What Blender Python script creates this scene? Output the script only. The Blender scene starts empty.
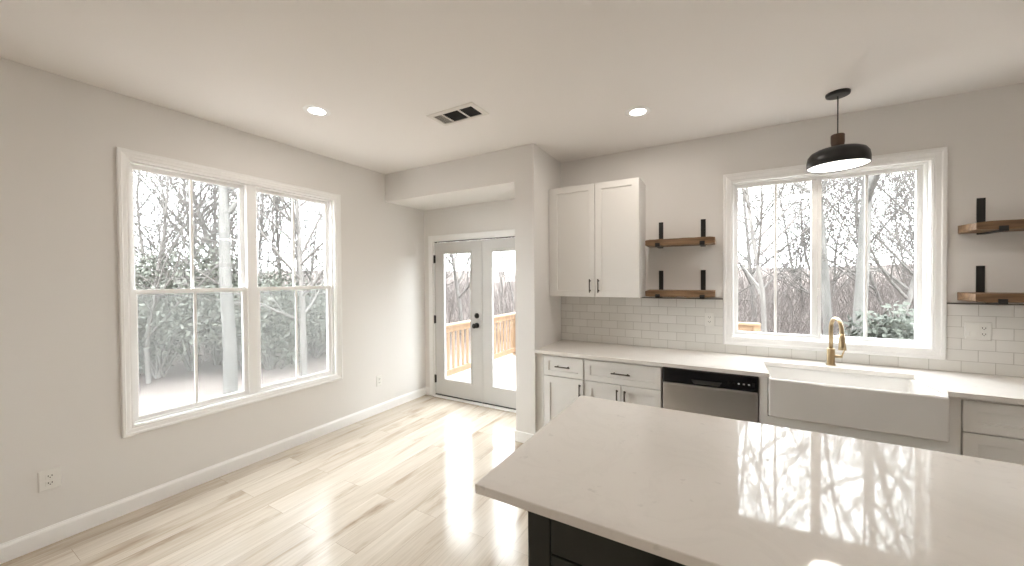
import bpy, bmesh, math, random
from mathutils import Vector, Matrix

C = bpy.context.scene
COL = C.collection
R = math.radians

# ---------------------------------------------------------------- camera, sky, exposure
FPX = 366.98
CAM = Vector((3.3971, -2.9935, 1.5248))
YAW, PITCH, ROLL = 0.5176, -0.0125, -0.0068
_cy, _sy = math.cos(YAW), math.sin(YAW)
_fw, _rt, _up = Vector((-_sy, _cy, 0)), Vector((_cy, _sy, 0)), Vector((0, 0, 1))
_f = _fw * math.cos(PITCH) + _up * math.sin(PITCH)
_u = -_fw * math.sin(PITCH) + _up * math.cos(PITCH)
_r = _rt * math.cos(ROLL) + _u * math.sin(ROLL)
_u = -_rt * math.sin(ROLL) + _u * math.cos(ROLL)
cd = bpy.data.cameras.new('camera')
cam = bpy.data.objects.new('camera', cd)
COL.objects.link(cam)
cam.matrix_world = Matrix(((_r.x, _u.x, -_f.x, CAM.x), (_r.y, _u.y, -_f.y, CAM.y), (_r.z, _u.z, -_f.z, CAM.z), (0, 0, 0, 1)))
cd.sensor_width = 36.0
cd.lens = FPX / 1024 * 36.0
cd.clip_start = 0.05
cd.clip_end = 300
C.camera = cam

SKY = 12.5            # bright overcast sky
LAMP_W = 4.6        # every recessed downlight
w = bpy.data.worlds.new('overcast_sky')
C.world = w
w.use_nodes = True
_nt = w.node_tree
_bg = _nt.nodes['Background']
_bg.inputs['Color'].default_value = (0.95, 0.975, 1.0, 1)
_bg.inputs['Strength'].default_value = SKY

C.view_settings.view_transform = 'Standard'
C.view_settings.look = 'None'
C.view_settings.exposure = 0.43
C.view_settings.gamma = 1.0
C.view_settings.use_curve_mapping = False
C.cycles.max_bounces = 14
C.cycles.diffuse_bounces = 7
C.cycles.glossy_bounces = 6
C.cycles.transparent_max_bounces = 24
C.cycles.caustics_reflective = False
C.cycles.caustics_refractive = False
C.cycles.sample_clamp_indirect = 25.0
C.cycles.use_denoising = True


# ---------------------------------------------------------------- materials
def mat(name, col, rough=0.5, metal=0.0, spec=0.5):
    m = bpy.data.materials.new(name)
    m.use_nodes = True
    b = m.node_tree.nodes['Principled BSDF']
    b.inputs['Base Color'].default_value = (*col, 1)
    b.inputs['Roughness'].default_value = rough
    b.inputs['Metallic'].default_value = metal
    b.inputs['Specular IOR Level'].default_value = spec
    return m


def nd(m, t, **kw):
    n = m.node_tree.nodes.new(t)
    for k, v in kw.items():
        if k in n.inputs:
            n.inputs[k].default_value = v
        else:
            setattr(n, k, v)
    return n


def ln(m, a, ao, b, bi):
    m.node_tree.links.new(a.outputs[ao], b.inputs[bi])


def bsdf(m):
    return m.node_tree.nodes['Principled BSDF']


def ramp(m, stops):
    n = m.node_tree.nodes.new('ShaderNodeValToRGB')
    e = n.color_ramp.elements
    while len(e) < len(stops):
        e.new(0.5)
    for i, (p, c) in enumerate(stops):
        e[i].position = p
        e[i].color = (*c, 1)
    return n


def noise_mat(name, stops, scale=(5, 5, 5), detail=4, rough=0.5, bump=0.0, nscale=1.0, metal=0.0, dist=0.0, coord='Object'):
    m = mat(name, (1, 1, 1), rough, metal)
    tc = nd(m, 'ShaderNodeTexCoord')
    mp = nd(m, 'ShaderNodeMapping')
    mp.inputs['Scale'].default_value = scale
    ln(m, tc, coord, mp, 'Vector')
    no = nd(m, 'ShaderNodeTexNoise', Scale=nscale, Detail=detail, Distortion=dist)
    ln(m, mp, 'Vector', no, 'Vector')
    r = ramp(m, stops)
    ln(m, no, 'Fac', r, 'Fac')
    ln(m, r, 'Color', bsdf(m), 'Base Color')
    if bump:
        bp = nd(m, 'ShaderNodeBump', Strength=bump, Distance=0.01)
        ln(m, no, 'Fac', bp, 'Height')
        ln(m, bp, 'Normal', bsdf(m), 'Normal')
    return m


def paint(name, col, rough=0.6):
    """painted plaster with the faint stipple of a roller"""
    m = mat(name, col, rough, spec=0.3)
    g = nd(m, 'ShaderNodeNewGeometry')
    n = nd(m, 'ShaderNodeTexNoise', Scale=160.0, Detail=2.0)
    ln(m, g, 'Position', n, 'Vector')
    bp = nd(m, 'ShaderNodeBump', Strength=0.06, Distance=0.002)
    ln(m, n, 'Fac', bp, 'Height')
    ln(m, bp, 'Normal', bsdf(m), 'Normal')
    return m


WALL = paint('greige_wall_paint', (0.79, 0.774, 0.755))
CEIL = paint('ceiling_paint', (0.84, 0.812, 0.79), 0.8)
TRIM = mat('white_trim_paint', (0.91, 0.91, 0.905), 0.3)
VINYL = mat('white_vinyl', (0.91, 0.91, 0.905), 0.3)
CAB = mat('white_cabinet_paint', (0.82, 0.81, 0.79), 0.35)
CABIN = mat('cabinet_interior_shadow_gap', (0.25, 0.24, 0.22), 0.6)
DOORP = mat('grey_door_paint', (0.60, 0.595, 0.58), 0.4)
BLACK = mat('matte_black_metal', (0.018, 0.018, 0.018), 0.45, 0.2)
PEND = mat('matte_black_shade', (0.012, 0.013, 0.014), 0.35)
BRONZE = mat('dark_bronze_pull', (0.10, 0.085, 0.07), 0.35, 0.8)
GOLD = mat('brushed_gold', (0.45, 0.345, 0.21), 0.3, 1.0)
ISL = noise_mat('dark_green_black_paint', [(0.0, (0.010, 0.013, 0.010)), (1.0, (0.016, 0.019, 0.015))], nscale=6, rough=0.4)
PLASTIC = mat('white_plastic', (0.80, 0.79, 0.76), 0.35)
SLOT = mat('dark_slot', (0.03, 0.03, 0.03), 0.6)
CERAM = mat('white_fireclay', (0.80, 0.785, 0.765), 0.12)
BLKPANEL = mat('glossy_black_panel', (0.012, 0.012, 0.014), 0.18)
ICON = mat('pale_panel_print', (0.6, 0.62, 0.64), 0.5)
RUBBER = mat('dark_rubber', (0.03, 0.03, 0.03), 0.7)
VENTW = mat('white_vent_enamel', (0.72, 0.69, 0.65), 0.4)
VENTD = mat('dark_vent_duct', (0.02, 0.02, 0.02), 0.8)
SHINGLE = mat('metal_edge_strip', (0.12, 0.11, 0.10), 0.4, 0.7)


def emis(name, col, s):
    m = mat(name, col, 0.5)
    b = bsdf(m)
    b.inputs['Emission Color'].default_value = (*col, 1)
    b.inputs['Emission Strength'].default_value = s
    return m


GLOW = emis('lit_diffuser', (1.0, 0.95, 0.86), 9.0)
PGLOW = emis('lit_pendant_diffuser', (1.0, 0.96, 0.9), 2.2)


def steel():
    m = mat('brushed_stainless', (0.74, 0.71, 0.68), 0.3, 1.0)
    bsdf(m).inputs['Roughness'].default_value = 0.4
    bsdf(m).inputs['Anisotropic'].default_value = 0.5
    return m


STEEL = steel()


def glass():
    """thin window pane: clear straight through, mirror by Fresnel"""
    m = bpy.data.materials.new('window_glass')
    m.use_nodes = True
    t = m.node_tree
    t.nodes.clear()
    out = t.nodes.new('ShaderNodeOutputMaterial')
    mix = t.nodes.new('ShaderNodeMixShader')
    fr = t.nodes.new('ShaderNodeFresnel')
    gm = t.nodes.new('ShaderNodeNewGeometry')
    mr = t.nodes.new('ShaderNodeMapRange')      # same reflectance from either face of the pane
    mr.inputs['To Min'].default_value = 1.45
    mr.inputs['To Max'].default_value = 1 / 1.45
    t.links.new(gm.outputs['Backfacing'], mr.inputs['Value'])
    t.links.new(mr.outputs['Result'], fr.inputs['IOR'])
    a = t.nodes.new('ShaderNodeBsdfTransparent')
    a.inputs['Color'].default_value = (0.97, 0.985, 0.98, 1)
    g = t.nodes.new('ShaderNodeBsdfGlossy')
    g.inputs['Roughness'].default_value = 0.0
    t.links.new(fr.outputs[0], mix.inputs[0])
    t.links.new(a.outputs[0], mix.inputs[1])
    t.links.new(g.outputs[0], mix.inputs[2])
    t.links.new(mix.outputs[0], out.inputs[0])
    return m


GLASS = glass()


def screen_mat():
    """fine woven insect screen, far finer than a pixel: part open, part grey thread"""
    m = bpy.data.materials.new('insect_screen_mesh')
    m.use_nodes = True
    t = m.node_tree
    t.nodes.clear()
    out = t.nodes.new('ShaderNodeOutputMaterial')
    mix = t.nodes.new('ShaderNodeMixShader')
    mix.inputs[0].default_value = 0.22
    a = t.nodes.new('ShaderNodeBsdfTransparent')
    d = t.nodes.new('ShaderNodeBsdfTranslucent')
    d.inputs['Color'].default_value = (0.13, 0.13, 0.125, 1)
    t.links.new(a.outputs[0], mix.inputs[1])
    t.links.new(d.outputs[0], mix.inputs[2])
    t.links.new(mix.outputs[0], out.inputs[0])
    return m


SCREEN = screen_mat()


def floor_mat():
    m = mat('light_oak_planks', (1, 1, 1), 0.3)
    g = nd(m, 'ShaderNodeNewGeometry')
    sx = nd(m, 'ShaderNodeSeparateXYZ')
    ln(m, g, 'Position', sx, 'Vector')
    cb = nd(m, 'ShaderNodeCombineXYZ')
    ln(m, sx, 'Y', cb, 'X')
    ln(m, sx, 'X', cb, 'Y')
    br = nd(m, 'ShaderNodeTexBrick', Scale=1.0)
    br.offset = 0.37
    br.offset_frequency = 2
    br.inputs['Color1'].default_value = (0, 0, 0, 1)
    br.inputs['Color2'].default_value = (1, 1, 1, 1)
    br.inputs['Mortar'].default_value = (0.5, 0.5, 0.5, 1)
    br.inputs['Mortar Size'].default_value = 0.0012
    br.inputs['Mortar Smooth'].default_value = 0.1
    br.inputs['Brick Width'].default_value = 1.22
    br.inputs['Row Height'].default_value = 0.182
    ln(m, cb, 'Vector', br, 'Vector')
    # grain, shifted on every plank
    off = nd(m, 'ShaderNodeVectorMath', operation='MULTIPLY_ADD')
    off.inputs[1].default_value = (37, 53, 11)
    ln(m, br, 'Color', off, 0)
    ln(m, cb, 'Vector', off, 2)
    mp = nd(m, 'ShaderNodeMapping')
    mp.inputs['Scale'].default_value = (1.2, 6.5, 1)
    ln(m, off, 'Vector', mp, 'Vector')
    n1 = nd(m, 'ShaderNodeTexNoise', Scale=1.0, Detail=5.0, Roughness=0.6, Distortion=0.6)
    ln(m, mp, 'Vector', n1, 'Vector')
    mp2 = nd(m, 'ShaderNodeMapping')
    mp2.inputs['Scale'].default_value = (3, 90, 1)
    ln(m, off, 'Vector', mp2, 'Vector')
    n2 = nd(m, 'ShaderNodeTexNoise', Scale=1.0, Detail=3.0)
    ln(m, mp2, 'Vector', n2, 'Vector')
    r1 = ramp(m, [(0.26, (0.33, 0.25, 0.185)), (0.35, (0.53, 0.45, 0.365)), (0.46, (0.66, 0.595, 0.51)), (0.75, (0.745, 0.685, 0.61))])
    ln(m, n1, 'Fac', r1, 'Fac')
    r2 = ramp(m, [(0.3, (0.86, 0.85, 0.83)), (0.7, (1, 1, 1))])
    ln(m, n2, 'Fac', r2, 'Fac')
    mx = nd(m, 'ShaderNodeMixRGB', blend_type='MULTIPLY', Fac=1.0)
    ln(m, r1, 'Color', mx, 'Color1')
    ln(m, r2, 'Color', mx, 'Color2')
    r3 = ramp(m, [(0.0, (0.86, 0.83, 0.80)), (1.0, (1.04, 1.04, 1.04))])
    ln(m, br, 'Color', r3, 'Fac')
    mx2 = nd(m, 'ShaderNodeMixRGB', blend_type='MULTIPLY', Fac=1.0)
    ln(m, mx, 'Color', mx2, 'Color1')
    ln(m, r3, 'Color', mx2, 'Color2')
    mx3 = nd(m, 'ShaderNodeMixRGB', blend_type='MIX')
    mx3.inputs['Color2'].default_value = (0.42, 0.35, 0.28, 1)
    ln(m, br, 'Fac', mx3, 'Fac')
    ln(m, mx2, 'Color', mx3, 'Color1')
    ln(m, mx3, 'Color', bsdf(m), 'Base Color')
    rr = ramp(m, [(0.3, (0.13, 0.13, 0.13)), (0.8, (0.19, 0.19, 0.19))])
    ln(m, n1, 'Fac', rr, 'Fac')
    ln(m, rr, 'Color', bsdf(m), 'Roughness')
    bp = nd(m, 'ShaderNodeBump', Strength=0.03, Distance=0.001)
    ln(m, n2, 'Fac', bp, 'Height')
    ln(m, bp, 'Normal', bsdf(m), 'Normal')
    return m


FLOOR = floor_mat()


def quartz():
    m = mat('white_quartz', (1, 1, 1), 0.045)
    g = nd(m, 'ShaderNodeNewGeometry')
    n = nd(m, 'ShaderNodeTexNoise', Scale=3.2, Detail=6.0, Roughness=0.6, Distortion=1.2)
    ln(m, g, 'Position', n, 'Vector')
    r = ramp(m, [(0.44, (0.83, 0.80, 0.765)), (0.495, (0.81, 0.78, 0.745)), (0.52, (0.83, 0.80, 0.765)), (0.9, (0.845, 0.815, 0.78))])
    ln(m, n, 'Fac', r, 'Fac')
    n2 = nd(m, 'ShaderNodeTexNoise', Scale=26.0, Detail=3.0)
    ln(m, g, 'Position', n2, 'Vector')
    r2 = ramp(m, [(0.25, (0.88, 0.88, 0.88)), (0.33, (1, 1, 1))])
    ln(m, n2, 'Fac', r2, 'Fac')
    mx = nd(m, 'ShaderNodeMixRGB', blend_type='MULTIPLY', Fac=1.0)
    ln(m, r, 'Color', mx, 'Color1')
    ln(m, r2, 'Color', mx, 'Color2')
    ln(m, mx, 'Color', bsdf(m), 'Base Color')
    return m


QUARTZ = quartz()


def tile_mat():
    m = mat('white_subway_tile', (1, 1, 1), 0.15)
    g = nd(m, 'ShaderNodeNewGeometry')
    sx = nd(m, 'ShaderNodeSeparateXYZ')
    ln(m, g, 'Position', sx, 'Vector')
    ad = nd(m, 'ShaderNodeMath', operation='ADD')
    ad.inputs[1].default_value = -0.8735 + 0.0762 * 20
    ln(m, sx, 'Z', ad, 0)
    cb = nd(m, 'ShaderNodeCombineXYZ')
    ln(m, sx, 'X', cb, 'X')
    ln(m, ad, 'Value', cb, 'Y')
    br = nd(m, 'ShaderNodeTexBrick', Scale=1.0)
    br.offset = 0.5
    br.inputs['Color1'].default_value = (0.74, 0.73, 0.70, 1)
    br.inputs['Color2'].default_value = (0.80, 0.79, 0.765, 1)
    br.inputs['Mortar'].default_value = (0.52, 0.50, 0.47, 1)
    br.inputs['Mortar Size'].default_value = 0.0017
    br.inputs['Mortar Smooth'].default_value = 0.3
    br.inputs['Brick Width'].default_value = 0.1524
    br.inputs['Row Height'].default_value = 0.0762
    ln(m, cb, 'Vector', br, 'Vector')
    ln(m, br, 'Color', bsdf(m), 'Base Color')
    inv = nd(m, 'ShaderNodeMath', operation='SUBTRACT')
    inv.inputs[0].default_value = 1.0
    ln(m, br, 'Fac', inv, 1)
    bp = nd(m, 'ShaderNodeBump', Strength=0.6, Distance=0.003)
    ln(m, inv, 'Value', bp, 'Height')
    ln(m, bp, 'Normal', bsdf(m), 'Normal')
    return m


TILE = tile_mat()
SHELFW = noise_mat('rustic_brown_wood', [(0.25, (0.075, 0.04, 0.018)), (0.5, (0.19, 0.11, 0.055)), (0.8, (0.30, 0.19, 0.10))], scale=(2.5, 30, 40), detail=6, rough=0.55, bump=0.3, dist=0.8)
WALNUT = noise_mat('walnut_block', [(0.2, (0.05, 0.026, 0.014)), (0.8, (0.12, 0.065, 0.035))], scale=(40, 40, 6), detail=4, rough=0.5)
DECKW = noise_mat('new_pine_decking', [(0.2, (0.26, 0.225, 0.19)), (0.8, (0.34, 0.30, 0.26))], scale=(30, 2, 30), detail=4, rough=0.7)
RAILW = noise_mat('new_pine_rail', [(0.2, (0.19, 0.12, 0.07)), (0.8, (0.25, 0.165, 0.10))], scale=(20, 20, 3), detail=4, rough=0.7)
BARK = noise_mat('grey_brown_bark', [(0.3, (0.085, 0.078, 0.073)), (0.7, (0.155, 0.145, 0.135))], scale=(14, 14, 3), detail=4, rough=0.9, bump=0.5)
PALEBARK = noise_mat('pale_grey_bark', [(0.3, (0.08, 0.078, 0.073)), (0.7, (0.135, 0.13, 0.122))], scale=(9, 9, 2), detail=5, rough=0.9, bump=0.5)


def ground_mat():
    """pale bare soil of the new yard, brown leaf litter where the woods begin"""
    m = mat('yard_soil_and_leaf_litter', (1, 1, 1), 0.95, spec=0.1)
    g = nd(m, 'ShaderNodeNewGeometry')
    n = nd(m, 'ShaderNodeTexNoise', Scale=2.2, Detail=10.0, Roughness=0.7)
    ln(m, g, 'Position', n, 'Vector')
    soil = ramp(m, [(0.3, (0.17, 0.14, 0.125)), (0.7, (0.26, 0.235, 0.22))])
    leaf = ramp(m, [(0.3, (0.055, 0.045, 0.04)), (0.5, (0.10, 0.082, 0.075)), (0.75, (0.15, 0.125, 0.115))])
    ln(m, n, 'Fac', soil, 'Fac')
    ln(m, n, 'Fac', leaf, 'Fac')
    n2 = nd(m, 'ShaderNodeTexNoise', Scale=0.5, Detail=5.0)
    ln(m, g, 'Position', n2, 'Vector')
    sb = nd(m, 'ShaderNodeVectorMath', operation='SUBTRACT')
    sb.inputs[1].default_value = (3.4, -3.0, -0.85)
    ln(m, g, 'Position', sb, 0)
    le = nd(m, 'ShaderNodeVectorMath', operation='LENGTH')
    ln(m, sb, 'Vector', le, 0)
    ad = nd(m, 'ShaderNodeMath', operation='MULTIPLY_ADD')
    ad.inputs[1].default_value = 6.0
    ln(m, n2, 'Fac', ad, 0)
    ln(m, le, 'Value', ad, 2)
    mr = nd(m, 'ShaderNodeMapRange')
    mr.inputs['From Min'].default_value = 12.6
    mr.inputs['From Max'].default_value = 15.2
    ln(m, ad, 'Value', mr, 'Value')
    mx = nd(m, 'ShaderNodeMixRGB')
    ln(m, mr, 'Result', mx, 'Fac')
    ln(m, soil, 'Color', mx, 'Color1')
    ln(m, leaf, 'Color', mx, 'Color2')
    ln(m, mx, 'Color', bsdf(m), 'Base Color')
    return m


LITTER = ground_mat()
LEAF = noise_mat('dull_evergreen_leaf', [(0.3, (0.085, 0.092, 0.075)), (0.7, (0.18, 0.19, 0.16))], scale=(3, 3, 3), detail=3, rough=0.7)
DARKLEAF = noise_mat('dark_evergreen_leaf', [(0.3, (0.03, 0.035, 0.027)), (0.7, (0.075, 0.082, 0.066))], scale=(3, 3, 3), detail=3, rough=0.7)
BRUSH = noise_mat('dry_brush_twig', [(0.3, (0.085, 0.072, 0.067)), (0.7, (0.14, 0.12, 0.112))], scale=(1, 1, 1), detail=3, rough=0.9)


# ---------------------------------------------------------------- helpers
def ident(p):
    return p


class MB:
    """collects shapes in world (or mapped wall) coordinates, links them as ONE mesh object"""

    def __init__(self, tf=ident):
        self.v, self.f, self.s, self.tf = [], [], [], tf

    def _add(self, vs, fs, smooth=False):
        o = len(self.v)
        self.v += [Vector(self.tf(Vector(p))) for p in vs]
        self.f += [[o + i for i in q] for q in fs]
        self.s += [smooth] * len(fs)

    def box(self, x0, x1, y0, y1, z0, z1):
        vs = [(x, y, z) for x in (x0, x1) for y in (y0, y1) for z in (z0, z1)]
        self._add(vs, [(0, 1, 3, 2), (4, 6, 7, 5), (0, 4, 5, 1), (2, 3, 7, 6), (0, 2, 6, 4), (1, 5, 7, 3)])
        return self

    def prism(self, pts, a, b, axis=2):
        """polygon extruded from a to b along an axis (the other two coordinates in xyz order)"""
        def mk(p, t):
            c = list(p)
            c.insert(axis, t)
            return c
        n = len(pts)
        self._add([mk(p, a) for p in pts] + [mk(p, b) for p in pts],
                  [list(range(n))[::-1], list(range(n, 2 * n))] + [[i, (i + 1) % n, n + (i + 1) % n, n + i] for i in range(n)])
        return self

    def tube(self, pts, rad, n=8, caps=True, smooth=True):
        pts = [Vector(p) for p in pts]
        if not isinstance(rad, (list, tuple)):
            rad = [rad] * len(pts)
        vs, fs = [], []
        t0 = (pts[1] - pts[0]).normalized()
        ref = Vector((0, 0, 1)) if abs(t0.z) < 0.9 else Vector((1, 0, 0))
        for i, p in enumerate(pts):
            t = (pts[min(i + 1, len(pts) - 1)] - pts[max(i - 1, 0)]).normalized()
            s = t.cross(ref)
            if s.length < 1e-6:
                s = t.orthogonal()
            s.normalize()
            q = s.cross(t).normalized()
            ref = q
            for k in range(n):
                a = 2 * math.pi * k / n
                vs.append(p + (s * math.cos(a) + q * math.sin(a)) * rad[i])
        for i in range(len(pts) - 1):
            for k in range(n):
                k2 = (k + 1) % n
                fs.append((i * n + k, i * n + k2, (i + 1) * n + k2, (i + 1) * n + k))
        self._add(vs, fs, smooth)
        if caps:
            m = (len(pts) - 1) * n
            o = len(self.v) - len(vs)
            self.f += [[o + k for k in range(n)][::-1], [o + m + k for k in range(n)]]
            self.s += [False, False]
        return self

    def lathe(self, c, prof, n=32, axis='z', smooth=True):
        """profile of (radius, height) turned about an axis through c; open ends closed when radius > 0"""
        vs, fs = [], []
        for r, h in prof:
            for k in range(n):
                a = 2 * math.pi * k / n
                x, y = r * math.cos(a), r * math.sin(a)
                d = {'z': (x, y, h), 'y': (x, h, y), 'x': (h, x, y)}[axis]
                vs.append((c[0] + d[0], c[1] + d[1], c[2] + d[2]))
        for i in range(len(prof) - 1):
            for k in range(n):
                k2 = (k + 1) % n
                fs.append((i * n + k, i * n + k2, (i + 1) * n + k2, (i + 1) * n + k))
        self._add(vs, fs, smooth)
        o = len(self.v) - len(vs)
        m = (len(prof) - 1) * n
        if prof[0][0] > 1e-6:
            self.f.append([o + k for k in range(n)][::-1])
            self.s.append(False)
        if prof[-1][0] > 1e-6:
            self.f.append([o + m + k for k in range(n)])
            self.s.append(False)
        return self

    def ring(self, x0, x1, z0, z1, prof):
        """mitred picture-frame moulding in the x/z plane: prof = (inset from the outer edge, y), closed loop"""
        vs, fs = [], []
        n = len(prof)
        for i, y in prof:
            vs += [(x0 + i, y, z0 + i), (x1 - i, y, z0 + i), (x1 - i, y, z1 - i), (x0 + i, y, z1 - i)]
        for a in range(n):
            b = (a + 1) % n
            for k in range(4):
                k2 = (k + 1) % 4
                fs.append((a * 4 + k, a * 4 + k2, b * 4 + k2, b * 4 + k))
        self._add(vs, fs)
        return self

    def shaker(self, x0, x1, z0, z1, y, t=0.02, fr=0.058, rec=0.011):
        """shaker front in the x/z plane whose face is at y, body behind it (+y)"""
        i = fr
        o = [(x0, z0), (x1, z0), (x1, z1), (x0, z1)]
        q = [(x0 + i, z0 + i), (x1 - i, z0 + i), (x1 - i, z1 - i), (x0 + i, z1 - i)]
        vs = [(a, y, b) for a, b in o] + [(a, y, b) for a, b in q] + [(a, y + rec, b) for a, b in q] + [(a, y + t, b) for a, b in o]
        fs = []
        for k in range(4):
            k2 = (k + 1) % 4
            fs += [(k, k2, 4 + k2, 4 + k), (4 + k, 4 + k2, 8 + k2, 8 + k), (12 + k, 12 + k2, k2, k)]
        fs += [(8, 9, 10, 11), (15, 14, 13, 12)]
        self._add(vs, fs)
        return self

    def build(self, name, m, parent=None, bevel=0.0, seg=2, origin=None):
        xs = [p.x for p in self.v]; ys = [p.y for p in self.v]; zs = [p.z for p in self.v]
        o = Vector(origin) if origin else Vector(((min(xs) + max(xs)) / 2, (min(ys) + max(ys)) / 2, min(zs)))
        me = bpy.data.meshes.new(name)
        me.from_pydata([p - o for p in self.v], [], self.f)
        me.polygons.foreach_set('use_smooth', self.s)
        if len(self.v) < 60000:
            bm = bmesh.new()
            bm.from_mesh(me)
            bmesh.ops.recalc_face_normals(bm, faces=bm.faces)
            bm.to_mesh(me)
            bm.free()
        me.update()
        me.materials.append(m)
        ob = bpy.data.objects.new(name, me)
        COL.objects.link(ob)
        if parent:
            ob.parent = parent
            ob.location = o - wloc(parent)
        else:
            ob.location = o
        if bevel:
            b = ob.modifiers.new('bevel', 'BEVEL')
            b.width = bevel
            b.segments = seg
            b.limit_method = 'ANGLE'
            b.angle_limit = R(40)
        return ob


def wloc(o):
    p = Vector(o.location)
    while o.parent:
        o = o.parent
        p = p + Vector(o.location)
    return p


def tag(o, label=None, cat=None, group=None, kind=None):
    if label: o['label'] = label
    if cat: o['category'] = cat
    if group: o['group'] = group
    if kind: o['kind'] = kind
    return o


def thing(name, loc, label=None, cat=None, group=None, kind=None):
    o = bpy.data.objects.new(name, None)
    o.empty_display_size = 0.1
    COL.objects.link(o)
    o.location = loc
    return tag(o, label, cat, group, kind)


def copy_tree(o, parent=None):
    c = o.copy()
    COL.objects.link(c)
    c.parent = parent
    for ch in list(o.children):
        copy_tree(ch, c)
    return c


# ---------------------------------------------------------------- room shell
H = 2.743
YB = 0.645           # inner face of the back wall
XR, YR = 6.4, -6.5   # right and rear walls
T = 0.16
LW = (-2.133, -0.644, 0.558, 2.335)     # left window opening (y0, y1, z0, z1)
SW = (3.478, 4.664, 1.014, 2.330)       # sink window opening (x0, x1, z0, z1)
DR = (0.150, 1.638, 0.0, 2.020)         # french door opening
PX0, PX1, ZS = 1.727, 1.926, 2.4245     # pier and soffit

tag(MB().box(-T, XR + T, YR - T, YB + T, -0.10, 0.0).build('floor', FLOOR), kind='structure')
tag(MB().box(-T, XR + T, YR - T, YB + T, H, H + 0.12).build('ceiling', CEIL), kind='structure')
b = MB()
b.box(-T, 0, YR - T, LW[0], 0, H).box(-T, 0, LW[1], YB, 0, H)
b.box(-T, 0, LW[0], LW[1], 0, LW[2]).box(-T, 0, LW[0], LW[1], LW[3], H)
tag(b.build('wall_left', WALL), kind='structure')
b = MB()
b.box(-T, DR[0], YB, YB + T, 0, H).box(DR[0], DR[1], YB, YB + T, DR[3], H)
b.box(DR[1], SW[0], YB, YB + T, 0, H).box(SW[1], XR + T, YB, YB + T, 0, H)
b.box(SW[0], SW[1], YB, YB + T, 0, SW[2]).box(SW[0], SW[1], YB, YB + T, SW[3], H)
tag(b.build('wall_back', WALL), kind='structure')
tag(MB().box(XR, XR + T, YR - T, YB, 0, H).build('wall_right', WALL), kind='structure')
tag(MB().box(0, XR, YR - T, YR, 0, H).build('wall_rear', WALL), kind='structure')
tag(MB().box(PX0, PX1, 0, YB, 0, H).build('wall_pier', WALL), kind='structure')
tag(MB().box(0, PX0, 0, YB, ZS, H).build('ceiling_soffit', WALL), kind='structure')

# baseboards
BBP = [(0.0, 0.0), (0.016, 0.0), (0.016, 0.082), (0.012, 0.092), (0.007, 0.096), (0.006, 0.102), (0.0, 0.102)]
tag(MB().prism(BBP, YR, YB, 1).build('baseboard_left', TRIM), kind='structure')
b = MB().prism([(YB - p, q) for p, q in BBP], 0.016, 0.078, 0)
tag(b.build('baseboard_back', TRIM), kind='structure')
b = MB()
b.box(PX0 - 0.014, PX1, -0.014, 0, 0, 0.10).box(PX0 - 0.014, PX0, 0, YB - 0.02, 0, 0.10)
tag(b.build('baseboard_pier', TRIM, bevel=0.004), kind='structure')

# ---------------------------------------------------------------- left double window
CASE = [(0.0, 0.0), (0.0, -0.017), (0.006, -0.021), (0.022, -0.021), (0.028, -0.016), (0.050, -0.013), (0.058, -0.009), (0.070, -0.009), (0.070, 0.0)]


def leftwall(p):        # (u along wall, d outwards, z) -> world
    return Vector((-p.y, p.x, p.z))


win = thing('window_1', (0, (LW[0] + LW[1]) / 2, LW[2]), kind='structure')
y0, y1, z0, z1 = LW
MB(leftwall).ring(y0 - 0.055, y1 + 0.058, z0 - 0.056, z1 + 0.056, [(i * 0.8, d) for i, d in CASE]).build('casing', TRIM, win)
MB(leftwall).ring(y0, y1, z0, z1, [(0, 0.0), (0.006, 0.0), (0.006, 0.15), (0, 0.15)]).build('jamb', VINYL, win)
ym = (y0 + y1) / 2
b = MB(leftwall).ring(y0 + 0.006, y1 - 0.006, z0 + 0.006, z1 - 0.006, [(0, 0.03), (0.012, 0.03), (0.012, 0.12), (0, 0.12)])
b.build('window_frame', VINYL, win)
MB(leftwall).box(ym - 0.038, ym + 0.034, 0.026, 0.12, z0 + 0.018, z1 - 0.018).build('mullion', VINYL, win, bevel=0.003)
ZM = 1.447
for (u0, u1) in ((y0 + 0.016, ym - 0.038), (ym + 0.034, y1 - 0.024)):
    for low in (True, False):
        a0, a1 = (z0 + 0.018, ZM + 0.018) if low else (ZM - 0.018, z1 - 0.018)
        d0, d1 = (0.042, 0.072) if low else (0.076, 0.106)
        st = 0.030 if low else 0.030
        sash = MB(leftwall).ring(u0, u1, a0, a1, [(0, d0), (st - 0.008, d0), (st, d0 + 0.006), (st, d1), (0, d1)]).build('sash', VINYL, win)
        um = (u0 + u1) / 2
        dm = (d0 + d1) / 2
        MB(leftwall).box(u0 + st - 0.004, u1 - st + 0.004, dm - 0.002, dm + 0.002, a0 + st - 0.004, a1 - st + 0.004).build('pane', GLASS, sash)
        MB(leftwall).box(um - 0.009, um + 0.009, dm - 0.008, dm + 0.008, a0 + st, a1 - st).build('muntin', VINYL, sash, bevel=0.003)
        if low:
            MB(leftwall).box(um - 0.03, um + 0.03, d0 - 0.012, d0, a1 - 0.014, a1 + 0.004).build('sash_lock', VINYL, sash, bevel=0.003)
            MB(leftwall).box(u0 + 0.004, u1 - 0.004, 0.108, 0.1085, a0 + 0.01, a1 - 0.01).build('insect_screen', SCREEN, win)

# ---------------------------------------------------------------- sink window (slider)


def backwall(p):
    return Vector((p.x, YB + p.y, p.z))


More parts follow.
